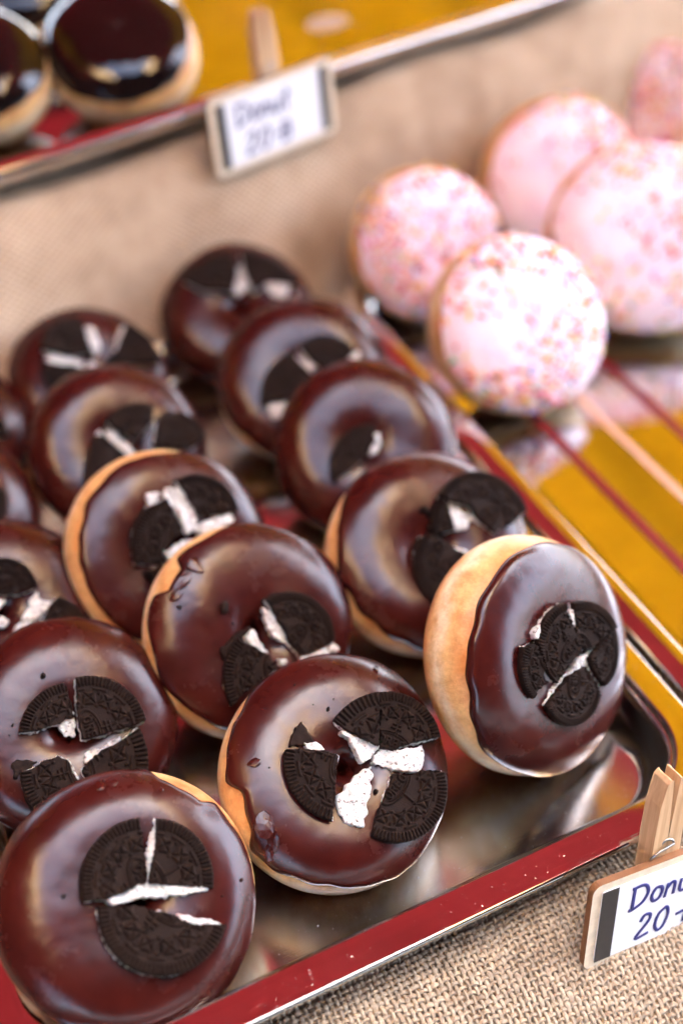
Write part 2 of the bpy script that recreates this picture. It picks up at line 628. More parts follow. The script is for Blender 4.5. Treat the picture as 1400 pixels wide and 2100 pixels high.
def relief(x, y):
    """height in mm of the embossed wafer, x and y in mm, radius 22"""
    r, a = np.hypot(x, y), np.arctan2(y, x)
    h = np.zeros_like(x)
    th = np.clip(np.cos(a * 84) * 1.3 + 0.35, 0, 1)
    h = np.maximum(h, 0.62 * th * sstep(17.9, 18.5, r) * (1 - sstep(21.2, 22.0, r)))
    fa = np.abs(((a / (2 * math.pi) * 12 + 0.5) % 1) - 0.5)
    h = np.maximum(h, 0.5 * (1 - sstep(0.25, 0.62, np.abs(r - 16.7))) * (1 - sstep(0.27, 0.34, fa)))
    for i in range(12):
        b = 2 * math.pi * (i + 0.5) / 12
        c, s = math.cos(b), math.sin(b)
        p = x * c + y * s - 12.9
        q = -x * s + y * c
        e = np.maximum(np.abs(p), np.abs(q))
        dg = np.minimum(np.abs(p - q), np.abs(p + q)) / 1.414
        h = np.maximum(h, 0.62 * (1 - sstep(2.0, 2.7, e)) * sstep(0.18, 0.6, dg))
        for rr, bb in ((15.2, 2 * math.pi * i / 12), (10.2, 2 * math.pi * i / 12)):
            d = np.hypot(x - rr * math.cos(bb), y - rr * math.sin(bb))
            h = np.maximum(h, 0.5 * (1 - sstep(0.35, 0.75, d)))
    el = np.hypot(x / 8.6, y / 4.3)
    h = np.maximum(h, 0.5 * (1 - sstep(0.03, 0.085, np.abs(el - 1.0))))
    h = np.maximum(h, 0.4 * (1 - sstep(0.03, 0.075, np.abs(el - 0.80))) * (np.abs(y) > 1.6))
    d = np.full_like(x, 9.0)
    for p, q in (((0, 4.3), (0, 9.6)), ((-2.0, 6.2), (2.0, 6.2)), ((-1.5, 7.8), (1.5, 7.8)), ((0, -4.3), (0, -9.0))):
        d = np.minimum(d, seg_dist(x, y, p, q))
    for ox, ch in ((-4.5, 'O'), (-1.5, 'R'), (1.4, 'E'), (4.4, 'O')):
        if ch == 'O':
            e = np.hypot((x - ox) / 1.05, y / 1.5)
            d = np.minimum(d, np.abs(e - 1) * 1.2)
        elif ch == 'R':
            for p, q in (((-.9, -1.5), (-.9, 1.5)), ((-.9, 1.5), (.5, 1.4)), ((.5, 1.4), (.8, .7)), ((.8, .7), (.4, .1)), ((.4, .1), (-.9, 0)), ((0, 0), (.9, -1.5))):
                d = np.minimum(d, seg_dist(x - ox, y, p, q))
        else:
            for p, q in (((-.8, -1.5), (-.8, 1.5)), ((-.8, 1.5), (.8, 1.5)), ((-.8, 0), (.6, 0)), ((-.8, -1.5), (.8, -1.5))):
                d = np.minimum(d, seg_dist(x - ox, y, p, q))
    h = np.maximum(h, 0.6 * (1 - sstep(0.22, 0.5, d)))
    return h


def circle3(b, m, c):
    ax, ay, bx, by, cx, cy = *b, *m, *c
    d = 2 * (ax * (by - cy) + bx * (cy - ay) + cx * (ay - by))
    if abs(d) < 1e-12:
        d = 1e-12
    ux = ((ax * ax + ay * ay) * (by - cy) + (bx * bx + by * by) * (cy - ay) + (cx * cx + cy * cy) * (ay - by)) / d
    uy = ((ax * ax + ay * ay) * (cx - bx) + (bx * bx + by * by) * (ax - cx) + (cx * cx + cy * cy) * (bx - ax)) / d
    return np.array([ux, uy]), math.hypot(ax - ux, ay - uy)


def resample(poly, n, closed=False):
    P = np.asarray(poly, float)
    if closed:
        P = np.vstack([P, P[:1]])
    s = np.concatenate([[0], np.cumsum(np.linalg.norm(np.diff(P, axis=0), axis=1))])
    t = np.linspace(0, s[-1], n, endpoint=not closed)
    return np.column_stack([np.interp(t, s, P[:, 0]), np.interp(t, s, P[:, 1])])


def slab(name, bnd, nrm_out, z0, z1, mat, parent, nt, hfun, rough, seed, loc, tilt):
    """solid piece with outline bnd (n,2), flat bottom at z0 and a top at z1 + hfun; loc: origin point of the part"""
    n = len(bnd)
    c = bnd.mean(axis=0)
    ts = np.linspace(0, 1, nt + 1)[1:]
    top = c + ts[:, None, None] * (bnd - c)[None]
    zt = z1 + hfun(top[..., 0], top[..., 1])
    zt[-1] -= 0.00035
    rows = [np.concatenate([top, zt[..., None]], -1)]
    sn = SN(seed, 2600, 8)
    ns = 4
    for i in range(1, ns + 1):
        t = i / ns
        z = z1 + (z0 - z1) * t
        row = np.column_stack([bnd, np.full(n, z)])
        row[:, :2] += nrm_out * (rough * sn(row))[:, None]
        if i == ns:
            row[:, :2] -= nrm_out * 0.0003
        rows.append(row[None])
    V = np.concatenate(rows, 0).reshape(-1, 3)
    nr = V.shape[0] // n
    F = grid_faces(nr, n, wrap_c=True)
    V = np.vstack([V, [[c[0], c[1], z1 + float(hfun(np.array([c[0]]), np.array([c[1]]))[0])], [c[0], c[1], z0]]])
    ct, cb = len(V) - 2, len(V) - 1
    for j in range(n):
        F.append((ct, (j + 1) % n, j)[::-1])
        F.append((cb, (nr - 1) * n + j, (nr - 1) * n + (j + 1) % n)[::-1])
    V[:, 0] -= loc[0]
    V[:, 1] -= loc[1]
    o = link_mesh(name, V, F, mat, parent)
    # outward orientation
    bm = bmesh.new()
    bm.from_mesh(o.data)
    bmesh.ops.recalc_face_normals(bm, faces=bm.faces)
    bm.to_mesh(o.data)
    bm.free()
    o.data.polygons.foreach_set('use_smooth', [True] * len(o.data.polygons))
    return o


def jag(poly, n, amp, seed):
    """resampled open polyline with a crumbly, broken look"""
    P = resample(poly, n)
    r = np.random.default_rng(seed)
    T = np.gradient(P, axis=0)
    N = np.column_stack([-T[:, 1], T[:, 0]])
    N /= np.linalg.norm(N, axis=1)[:, None] + 1e-12
    w = np.zeros(n)
    for oct_, a in ((max(3, n // 14), 1.0), (max(4, n // 5), 0.55), (max(5, n // 2), 0.3)):
        w += a * np.interp(np.linspace(0, 1, n), np.linspace(0, 1, oct_), r.normal(size=oct_))
    w *= np.sin(np.linspace(0, math.pi, n)) ** 0.4
    return P + N * (w * amp)[:, None]


def outward(bnd):
    T = np.roll(bnd, -1, 0) - np.roll(bnd, 1, 0)
    N = np.column_stack([T[:, 1], -T[:, 0]])
    N /= np.linalg.norm(N, axis=1)[:, None] + 1e-12
    x, y = bnd[:, 0], bnd[:, 1]
    area = np.sum(x * np.roll(y, -1) - np.roll(x, -1) * y)
    return N if area > 0 else -N


def cookie_piece(parent, B, Mm, Cc, inner, zbase, rot, fine, seed, layers=True, cream_out=0.0001, cream_arc=-0.0008):
    """a broken sandwich cookie: arc B-M-C, broken side C-inner-B, all in the donut's face plane (metres)"""
    cen, R = circle3(B, Mm, Cc)
    ang = lambda p: math.atan2(p[1] - cen[1], p[0] - cen[0])
    a0, am, a1 = ang(B), ang(Mm), ang(Cc)
    da = (a1 - a0) % (2 * math.pi)
    if ((am - a0) % (2 * math.pi)) > da:
        da -= 2 * math.pi
    na = max(24, int(abs(da) * R / (0.00030 if fine else 0.0011)))
    th = a0 + da * np.linspace(0, 1, na)
    arc = cen + R * np.column_stack([np.cos(th), np.sin(th)])
    ip = [Cc] + list(inner) + [B]
    il = sum(math.dist(ip[i], ip[i + 1]) for i in range(len(ip) - 1))
    ni = max(16, int(il / (0.00030 if fine else 0.0011)))
    edge = jag(ip, ni, 0.00030, seed)
    bnd = np.vstack([arc, edge[1:-1]])
    no = outward(bnd)
    isarc = np.concatenate([np.ones(na), np.zeros(ni - 2)])
    c0 = bnd.mean(axis=0)
    k = 22.0 / R
    cr, sr = math.cos(rot), math.sin(rot)

    def hf(x, y):
        X, Y = (x - cen[0]) * k, (y - cen[1]) * k
        return relief(X * cr + Y * sr, -X * sr + Y * cr) * 0.0019

    zero = lambda x, y: np.zeros_like(x)
    T = 0.0031
    tl = np.random.default_rng(seed + 5).normal(size=2) * 0.05
    top0 = zbase + 2 * T + 0.0006 if layers else zbase + 0.0035
    piece = slab('cookie_piece', bnd, no, top0 - 0.0028, top0, M['cookie'], parent, 44 if fine else 14, hf, 0.00012, seed, c0, tl)
    piece.location = (c0[0], c0[1], 0)
    # tilt about the centroid at the wafer's height
    zc = top0 - 0.002
    for v in piece.data.vertices:
        v.co.z -= zc
    piece.location.z = zc
    piece.rotation_euler = (tl[0], tl[1], 0)
    if layers:
        cb = bnd + no * np.where(isarc > 0.5, cream_arc, cream_out)[:, None]
        cn = SN(seed + 9, 900, 8)
        q = np.column_stack([cb, np.zeros(len(cb))])
        cb = cb + no * (0.00035 * cn(q) * (1 - isarc))[:, None]
        cr_ = slab('cream_filling', cb[::1 if fine else 2], outward(cb)[::1 if fine else 2], top0 - 0.0052, top0 - 0.0026, M['cream'], piece, 4, zero, 0.0003, seed + 2, c0, None)
        wb = bnd + no * (0.0004 * SN(seed + 10, 500, 8)(q))[:, None]
        bs = slab('bottom_wafer', wb[::2], no[::2], top0 - 0.0086, top0 - 0.0050, M['cookie'], piece, 3, zero, 0.00025, seed + 3, c0, None)
        for o in (cr_, bs):
            for v in o.data.vertices:
                v.co.z -= zc
    return piece


def chunk(parent, name, poly, z0, z1, mat, fine, seed, lump=0.0008):
    per = sum(math.dist(poly[i], poly[(i + 1) % len(poly)]) for i in range(len(poly)))
    n = max(20, int(per / (0.0004 if fine else 0.0012)))
    b = resample(poly, n, True)
    for _ in range(2):
        b = (b + 0.5 * (np.roll(b, 1, 0) + np.roll(b, -1, 0))) / 2
    no = outward(b)
    q = np.column_stack([b, np.zeros(n)])
    b = b + no * (0.00028 * SN(seed, 2200, 8)(q) + 0.0003 * SN(seed + 1, 900, 8)(q))[:, None]
    sn = SN(seed + 2, 1500, 8)
    sn2 = SN(seed + 3, 450, 6)

    def hf(x, y):
        q = np.stack([x, y, np.zeros_like(x)], -1)
        return lump * (0.45 * sn(q) + sn2(q))

    c0 = b.mean(axis=0)
    o = slab(name, b, no, z0, z1, mat, parent, 12 if fine else 5, hf, 0.0003, seed, c0, None)
    o.location = (c0[0], c0[1], 0)
    return o


# ------------------------------------------------------------------ donuts
RM, RA, RB = 0.264, 0.236, 0.180          # ring radius, half width and half height, per unit of diameter


def donut_surface(u, v, D, seed, bun, off=0.0, bb=RB):
    """point on the dough (off=0) or above it; u round the ring, v round the section"""
    nl = SN(seed, 1.7, 6)
    nm = SN(seed + 1, 4.0, 8)
    cv, sv = np.cos(v), np.sin(v)
    e = 0.86
    pw = lambda t: np.sign(t) * np.abs(t) ** e
    if bun:
        rho = 0.5 * D * np.abs(cv) ** 0.70
        z = bb * D * pw(sv)
        nrx, nrz = cv * 0.6, sv
    else:
        rho = RM * D + RA * D * pw(cv)
        fl = np.where((cv < 0) & (sv > 0), 0.58, e)            # the top stays full almost to the small hole
        z = bb * D * np.sign(sv) * np.abs(sv) ** fl
        nrx, nrz = cv / RA * RB, sv
    ln = np.hypot(nrx, nrz)
    nrx, nrz = nrx / ln, nrz / ln
    unit = np.stack([np.cos(u), np.sin(u), 0 * u], -1)
    q = np.stack([np.cos(u) * (rho / D) * 2, np.sin(u) * (rho / D) * 2, z / D * 2], -1)
    s = 1 + (0.045 if bun else 0.040) * nl(q * np.array([1, 1, 0.3]))
    rho2 = rho * s + nrx * off
    z2 = z * (1 + 0.05 * nl(q * np.array([1, 1, 0]) + 3.1)) + nrz * off + D * (0.009 * nm(q * 0.6) + 0.006 * nm(q * 1.3 + 5)) * np.clip(sv, 0, 1)
    return np.stack([np.cos(u) * rho2, np.sin(u) * rho2, z2], -1)


def frame_from(n, hint=(1, 0, 0)):
    n = np.asarray(n, float)
    n = n / np.linalg.norm(n)
    x = np.asarray(hint, float)
    x = x - n * (x @ n)
    x /= np.linalg.norm(x)
    y = np.cross(n, x)
    return np.column_stack([x, y, n])


class Donut:
    pass


def make_donut(name, label, group, cx, cy, dia, tx, ty, seed, glaze_mat, edge=0.05, edge_amp=0.24, bun=False, bb=RB, floor=FLOOR, lift=0.0, fine=True, chip=()):
    """cx, cy, dia: apparent centre and width in the photograph; tx, ty: lean of the face normal against the view ray"""
    d = ray(cx, cy)
    d = d / np.linalg.norm(d)
    right = np.cross(d, CU)
    right /= np.linalg.norm(right)
    up = np.cross(right, d)
    n = right * tx + up * ty - d * math.sqrt(max(0.01, 1 - tx * tx - ty * ty))
    if not bun:
        bb = bb * (0.93 + 0.14 * ((seed * 37) % 10) / 10)
    se = n[2]
    ce = math.sqrt(1 - se * se)
    # the lowest point of the leaning donut stands on the tray
    D = 0.09
    for _ in range(6):
        if bun:
            sup = math.hypot(0.48 * D * ce, bb * D * se)
        else:
            sup = RM * D * ce + math.hypot(RA * D * ce, bb * D * se)
        zc = floor + sup + lift
        p = PZ(cx, cy, zc)
        D = dia * depth(p) / FPX
    Rm3 = frame_from(n)
    mw = Matrix.Identity(4)
    for i in range(3):
        for j in range(3):
            mw[i][j] = Rm3[i, j]
        mw[i][3] = p[i]
    root = thing(name, label, 'donut', mw, group)
    nu_, nv_ = (150, 44) if fine else (90, 30)
    u = np.linspace(0, 2 * math.pi, nu_, endpoint=False)
    if bun:
        v = np.linspace(-math.pi / 2, math.pi / 2, nv_)
        vv, uu = np.meshgrid(v, u, indexing='ij')
        link_mesh('dough', donut_surface(uu, vv, D, seed, True, 0, bb).reshape(-1, 3), grid_faces(nv_, nu_, wrap_c=True), M['dough'], root)
    else:
        v = np.linspace(0, 2 * math.pi, nv_, endpoint=False)
        vv, uu = np.meshgrid(v, u, indexing='ij')
        link_mesh('dough', donut_surface(uu, vv, D, seed, False, 0, bb).reshape(-1, 3), grid_faces(nv_, nu_, wrap_c=True, wrap_r=True), M['dough'], root)
    # glaze
    gu, gv = (260, 70) if fine else (130, 40)
    u = np.linspace(0, 2 * math.pi, gu, endpoint=False)
    ring = np.stack([np.cos(u), np.sin(u), 0 * u], -1)
    ve = edge + edge_amp * (0.75 * SN(seed + 20, 2.2, 5)(ring) + 0.33 * SN(seed + 21, 7, 6)(ring) + 0.16 * SN(seed + 22, 22, 6)(ring))
    for ca, cw, cd in chip:                                   # chipped or short places of the glaze edge
        dd = np.abs((u - math.radians(ca) + math.pi) % (2 * math.pi) - math.pi)
        ve = ve + cd * (1 - sstep(cw * 0.55, cw, dd))
    vend = math.pi / 2 if bun else math.pi * 1.12
    s = np.linspace(0, 1, gv)
    V = []
    th = 0.0021 * D / 0.09
    sm = SN(seed + 30, 3.2, 7)
    for si in s:
        vrow = ve + (vend - ve) * si
        lip = math.sqrt(max(0.0, 1 - (1 - min(1, si / 0.06)) ** 2))
        bead = math.exp(-((si - 0.06) / 0.05) ** 2) * 0.15
        off = -0.0004 + th * lip * (1 + bead + 0.12 * sm(ring + si))
        V.append(donut_surface(u, vrow, D, seed, bun, off, bb))
    V = np.stack(V)
    gl = link_mesh('glaze', V.reshape(-1, 3), grid_faces(gv, gu, wrap_c=True), glaze_mat, root)
    q = Donut()
    q.root, q.D, q.R3, q.p, q.n, q.seed, q.gl, q.bb, q.label = root, D, Rm3, p, n, seed, gl, bb, label
    gvn = V.reshape(-1, 3)
    q.bvh = BVHTree.FromPolygons([Vector(t) for t in gvn], grid_faces(gv, gu, wrap_c=True))
    q.fine = fine
    print('DONUT', name, label[:40], 'D=%.4f' % D, 'p=', np.round(p, 3), 'elev=%.0f' % math.degrees(math.asin(n[2])))
    return q


def to_local(q, px, zl):
    """photograph pixel -> face plane of the donut at local height zl"""
    d = ray(*px)
    o = (CO - q.p) @ q.R3
    dl = d @ q.R3
    t = (zl - o[2]) / dl[2]
    return (o + dl * t)[:2]


def surf_local(q, px):
    d = ray(*px)
    o = (CO - q.p) @ q.R3
    dl = d @ q.R3
    hit = q.bvh.ray_cast(Vector(o), Vector(dl).normalized())
    return hit


def dress(q, pieces=(), cream=(), bases=(), crumbs=(), dz=0.0, flakes=()):
    """cookie fragments (B, M, C, inner...), cream lumps and wafer scraps given as photograph pixels"""
    zb = q.bb * q.D - 0.0008 + dz
    ztop = zb + 0.0068
    for i, pc_ in enumerate(pieces):
        opt = pc_[-1] if isinstance(pc_[-1], dict) else {}
        pts = [to_local(q, p, ztop) for p in pc_ if not isinstance(p, dict)]
        cookie_piece(q.root, pts[0], pts[1], pts[2], pts[3:], zb + opt.get('z', 0), opt.get('rot', 0.7 + 1.3 * i), q.fine, q.seed * 13 + i * 7,
                     True, opt.get('out', 0.0001), opt.get('arc', -0.0008))
    for i, poly in enumerate(cream):
        zt = zb + 0.0048
        chunk(q.root, 'cream_filling', [to_local(q, p, zt) for p in poly], zt - 0.0040, zt, M['cream'], q.fine, q.seed * 17 + i * 11)
    for i, poly in enumerate(bases):
        zt = zb + 0.0036
        chunk(q.root, 'wafer_scrap', [to_local(q, p, zt) for p in poly], zt - 0.0040, zt, M['cookie'], q.fine, q.seed * 19 + i * 5, 0.0003)
    for i, (px, py, s, fl) in enumerate([(*c, False) for c in crumbs] + [(*c, True) for c in flakes]):
        h = surf_local(q, (px, py))
        if h[0] is None:
            continue
        bm = bmesh.new()
        bmesh.ops.create_icosphere(bm, subdivisions=2, radius=1)
        r = np.random.default_rng(q.seed * 23 + i)
        sc = s * 0.5 * depth(q.p) / FPX
        sn = SN(q.seed + i, 3.0, 6)
        ax = r.uniform(0.6, 1.2, 3)
        rot = Matrix.Identity(3)
        if fl:                                                # a thin shard of broken glaze lying on the surface
            ax = np.array([1.3, r.uniform(0.5, 0.9), 0.16])
            rot = h[1].to_track_quat('Z', 'Y').to_matrix() @ Matrix.Rotation(r.uniform(-0.3, 0.3), 3, 'X') @ Matrix.Rotation(r.uniform(0, 6), 3, 'Z')
        for v in bm.verts:
            k = 1 + 0.28 * float(sn(np.array(v.co)))
            v.co = rot @ Vector([v.co[j] * ax[j] * sc * k for j in range(3)])
        nm_ = 'glaze_flake' if fl else 'crumb'
        me = bpy.data.meshes.new(nm_)
        bm.to_mesh(me)
        bm.free()
        me.materials.append(M['glaze'] if fl else M['cookie'])
        o = bpy.data.objects.new(nm_, me)
        C.objects.link(o)
        o.parent = q.root
        o.location = h[0] + h[1] * sc * 0.3
    return q


CG = 'chocolate donuts topped with broken cookies'
T = 'chocolate_donut'

# ---- left column
L1 = make_donut(T, 'frontmost chocolate donut, bottom left, with a nearly whole cookie split in three', CG, 272, 1843, 540, 0.10, 0.06, 101, M['glaze'], edge=0.34, chip=((70, 0.35, 0.35),))
dress(L1, [((170, 1850), (192, 1730), (286, 1676), (296, 1740), (302, 1808), (222, 1846), dict(rot=2.1)),
           ((320, 1678), (412, 1724), (438, 1822), (380, 1816), (306, 1812), (316, 1740), dict(rot=2.1)),
           ((200, 1860), (300, 2000), (466, 1898), (400, 1894), (362, 1878), (276, 1858), dict(rot=2.5, arc=-0.0002))],
      [[(316, 1694), (330, 1698), (321, 1758), (316, 1808), (303, 1808), (298, 1750)],
       [(218, 1846), (256, 1826), (300, 1806), (330, 1812), (424, 1814), (428, 1826), (360, 1836), (288, 1840), (230, 1858)],
       [(362, 1876), (374, 1890), (410, 1897), (458, 1900), (460, 1892), (425, 1886), (385, 1880)]],
      crumbs=[(495, 1805, 12), (456, 1838, 5), (130, 1838, 8)], flakes=[(206, 1614, 26), (232, 1608, 18), (436, 1640, 16), (330, 1622, 14)])
L2 = make_donut(T, 'left-edge chocolate donut with four cookie quarters round a dark hole, behind the frontmost donut', CG, 135, 1500, 435, 0.10, 0.15, 102, M['glaze'], edge=0.15)
dress(L2, [((156, 1389), (240, 1398), (300, 1476), (279, 1485), (228, 1500), (183, 1515), (168, 1515), (159, 1455), dict(rot=-1.2)),
           ((39, 1503), (75, 1428), (132, 1399), (144, 1428), (153, 1470), (120, 1482), (87, 1497), dict(rot=0.3)),
           ((285, 1491), (303, 1539), (288, 1635), (180, 1614), (168, 1578), (195, 1548), (252, 1515), dict(rot=-1.2 + 0.2)),
           ((42, 1584), (53, 1632), (83, 1671), (162, 1611), (141, 1563), (120, 1548), (90, 1560), (66, 1575), dict(rot=1.9))],
      [[(124, 1450), (153, 1458), (157, 1510), (135, 1509), (120, 1491), (132, 1473)],
       [(171, 1566), (177, 1543), (216, 1530), (249, 1506), (252, 1516), (210, 1542), (177, 1567)],
       [(137, 1555), (150, 1569), (162, 1599), (153, 1596), (144, 1575)]],
      [[(22, 1560), (54, 1557), (80, 1560), (63, 1578), (45, 1584), (30, 1600)]],
      crumbs=[(88, 1388, 14), (26, 1487, 6), (84, 1518, 4), (20, 1508, 4)])
L3 = make_donut(T, 'chocolate donut cut off by the left edge with chunky white cream between its cookies', CG, -5, 1268, 400, 0.08, 0.22, 103, M['glaze'], edge=0.05)
dress(L3, [((-50, 1180), (10, 1143), (75, 1203), (40, 1215), (0, 1220), (-30, 1225)),
           ((120, 1222), (165, 1250), (190, 1290), (150, 1310), (80, 1285), (100, 1245))],
      [[(67, 1220), (80, 1212), (85, 1228), (117, 1233), (80, 1265), (40, 1295), (27, 1297), (43, 1273), (61, 1239)],
       [(-14, 1222), (11, 1231), (0, 1255), (-16, 1250)], [(-8, 1263), (20, 1273), (8, 1289), (-8, 1284)]])
L4 = make_donut(T, 'sliver of a chocolate donut at the left edge, fourth from the front', CG, -112, 1065, 372, 0.10, 0.28, 104, M['glaze'], fine=False)
dress(L4, [((-20, 1090), (8, 1060), (10, 1000), (-60, 1010), (-60, 1080))])
L5 = make_donut(T, 'dark sliver of a chocolate donut at the left edge, farthest of its column', CG, -115, 895, 335, 0.05, 0.35, 105, M['glaze'], fine=False)
dress(L5, [((-40, 830), (0, 850), (18, 890), (-50, 900), (-80, 860))])

# ---- middle column
M1 = make_donut(T, 'front middle chocolate donut with scattered cookie wedges and three thick slabs of cream', CG, 690, 1588, 472, 0.26, 0.18, 111, M['glaze'], edge=0.48, chip=((205, 0.30, 0.25),))
dress(M1, [((686, 1474), (725, 1437), (777, 1418), (779, 1480), (777, 1530), (748, 1517), (715, 1498), dict(rot=-0.35)),
           ((780, 1418), (860, 1440), (903, 1512), (850, 1523), (806, 1536), (781, 1532), dict(rot=-0.35)),
           ((586, 1536), (613, 1640), (682, 1684), (686, 1629), (692, 1551), (659, 1538), (624, 1534), dict(rot=1.25)),
           ((910, 1582), (860, 1718), (763, 1713), (773, 1675), (806, 1586), (840, 1590), (863, 1578), dict(rot=0.9))],
      [[(698, 1499), (729, 1509), (779, 1530), (763, 1555), (744, 1565), (729, 1548), (717, 1517)],
       [(781, 1536), (844, 1536), (865, 1528), (871, 1559), (860, 1582), (836, 1586), (763, 1563)],
       [(763, 1569), (761, 1609), (754, 1659), (744, 1696), (705, 1688), (690, 1659), (694, 1632), (729, 1590)],
       [(622, 1522), (651, 1524), (665, 1540), (628, 1538)]],
      [[(620, 1478), (648, 1524), (624, 1530), (594, 1530), (603, 1494)]],
      crumbs=[(604, 1405, 6), (672, 1455, 8), (684, 1434, 4), (642, 1445, 4), (552, 1574, 4), (770, 1625, 14)], flakes=[(545, 1690, 40), (562, 1722, 34), (553, 1745, 24), (520, 1565, 22), (770, 1372, 16)])
M2 = make_donut(T, 'middle chocolate donut with a dark crumb, second of its column, ragged dough edge at left', CG, 508, 1297, 438, 0.31, 0.10, 112, M['glaze'], edge=0.58, chip=((152, 0.22, 0.35),))
dress(M2, [((546, 1229), (646, 1229), (688, 1314), (649, 1336), (617, 1346), (596, 1321), (564, 1261)),
           ((489, 1307), (460, 1380), (478, 1448), (510, 1414), (571, 1371), (553, 1343), (510, 1321))],
      [[(540, 1246), (556, 1254), (596, 1314), (571, 1316), (553, 1300)],
       [(617, 1350), (664, 1320), (688, 1318), (694, 1332), (653, 1346), (624, 1356)],
       [(499, 1307), (517, 1291), (548, 1339), (531, 1338)], [(567, 1350), (585, 1350), (590, 1366), (574, 1363)]],
      [[(453, 1336), (489, 1296), (514, 1280), (517, 1293), (474, 1321), (460, 1354)]],
      crumbs=[(458, 1247, 26), (368, 1246, 12), (478, 1278, 6)], flakes=[(400, 1160, 30), (380, 1190, 34), (360, 1222, 26)])
M3 = make_donut(T, 'chocolate donut with bright cream lumps in a cross, third of the middle column', CG, 352, 1128, 415, 0.26, 0.15, 113, M['glaze'], edge=0.48)
dress(M3, [((360, 984), (448, 984), (492, 1044), (460, 1054), (408, 1060), (384, 1016)),
           ((280, 1156), (274, 1088), (300, 1040), (340, 1020), (376, 1092), (336, 1128), (332, 1156)),
           ((300, 1172), (335, 1205), (385, 1195), (370, 1152), (335, 1158))],
      [[(340, 1000), (372, 996), (400, 1040), (402, 1080), (384, 1096), (368, 1060), (336, 1016)],
       [(404, 1076), (476, 1050), (484, 1064), (432, 1100), (404, 1092)],
       [(336, 1132), (384, 1104), (404, 1112), (388, 1140), (352, 1154)], [(300, 1012), (328, 1008), (324, 1032), (306, 1046)]])
M4 = make_donut(T, 'blurred chocolate donut with one white cream bar, fourth of the middle column', CG, 240, 928, 355, 0.15, 0.22, 114, M['glaze'], fine=False)
dress(M4, [((219, 861), (266, 827), (317, 831), (313, 866), (283, 904), (231, 879)),
           ((171, 994), (176, 943), (197, 891), (214, 891), (266, 939), (214, 986)),
           ((326, 853), (386, 849), (424, 900), (386, 926), (313, 913))],
      [[(214, 883), (231, 879), (279, 930), (266, 943), (240, 917)], [(189, 912), (204, 879), (214, 884), (198, 922)]])
M5 = make_donut(T, 'rear left blurred chocolate donut with a cream star between cookie quarters', CG, 180, 785, 325, 0.05, 0.42, 115, M['glaze'], fine=False)
dress(M5, [((86, 716), (111, 660), (167, 651), (189, 720), (141, 729)), ((111, 801), (90, 771), (92, 741), (171, 754), (171, 776)),
           ((261, 664), (309, 694), (326, 746), (214, 746), (240, 711))],
      [[(94, 733), (129, 722), (171, 741), (167, 754), (103, 748)], [(171, 669), (189, 669), (210, 711), (197, 728), (184, 711)],
       [(180, 741), (206, 746), (201, 771), (180, 776)], [(240, 686), (253, 664), (264, 673), (249, 720), (231, 729)]])

# ---- right column
R1 = make_donut(T, 'tilted chocolate donut at right showing its orange side, standing at the tray corner', CG, 1078, 1345, 505, 0.72, -0.05, 121, M['glaze'], edge=0.52, edge_amp=0.13)
dress(R1, [((1106, 1320), (1124, 1264), (1156, 1236), (1168, 1272), (1188, 1332), (1160, 1372), (1144, 1404), (1120, 1364)),
           ((1180, 1236), (1228, 1240), (1260, 1284), (1236, 1308), (1204, 1336), (1188, 1316), (1184, 1276)),
           ((1264, 1290), (1270, 1330), (1236, 1408), (1216, 1376), (1208, 1348), (1232, 1320)),
           ((1232, 1428), (1192, 1484), (1120, 1448), (1144, 1420), (1168, 1384), (1200, 1368), (1224, 1400)),
           ((1096, 1434), (1073, 1380), (1078, 1328), (1100, 1316), (1120, 1356), (1118, 1404), dict(z=-0.001))],
      [[(1092, 1300), (1116, 1270), (1112, 1294), (1100, 1310)], [(1168, 1252), (1180, 1246), (1184, 1300), (1170, 1276)],
       [(1160, 1394), (1188, 1352), (1208, 1338), (1206, 1366), (1180, 1378)]])
R2 = make_donut(T, 'chocolate donut behind the tilted one, cookie halves on its right side', CG, 872, 1142, 440, 0.32, 0.22, 122, M['glaze'], edge=0.42)
dress(R2, [((897, 1016), (990, 966), (1083, 1044), (1051, 1073), (1015, 1091), (983, 1069), (961, 1037), (919, 1026)),
           ((890, 1096), (886, 1050), (900, 1018), (918, 1030), (932, 1086)),
           ((861, 1101), (854, 1184), (897, 1241), (947, 1166), (954, 1137), (919, 1116), (890, 1098))],
      [[(913, 1030), (969, 1059), (961, 1082), (936, 1087), (920, 1059)], [(926, 1121), (940, 1119), (966, 1134), (958, 1146)]],
      crumbs=[(868, 1046, 20), (876, 1052, 14)])
R3 = make_donut(T, 'blurred chocolate donut with a small cookie wedge, third of the right column', CG, 745, 922, 372, 0.08, 0.20, 123, M['glaze'], fine=False)
dress(R3, [((683, 990), (685, 915), (765, 868), (772, 900), (755, 930), (725, 960))],
      [[(768, 887), (781, 889), (774, 930), (756, 936)], [(715, 914), (726, 912), (744, 937), (730, 942)]])
R4 = make_donut(T, 'blurred chocolate donut with four cream bars, fourth of the right column', CG, 622, 785, 340, 0.10, 0.32, 124, M['glaze'], fine=False)
dress(R4, [((536, 835), (545, 765), (595, 722), (635, 763), (655, 785), (612, 818), (560, 822)),
           ((612, 708), (676, 686), (731, 718), (713, 736), (686, 772), (640, 745))],
      [[(604, 727), (649, 748), (642, 765), (615, 752)], [(656, 761), (681, 772), (674, 788)], [(544, 832), (612, 814), (594, 850), (558, 857)],
       [(704, 754), (722, 718), (740, 718), (727, 752)]])
R5 = make_donut(T, 'rearmost chocolate donut, behind all others, with a large dark cookie and two cream bits', CG, 490, 650, 312, 0.05, 0.42, 125, M['glaze'], fine=False)
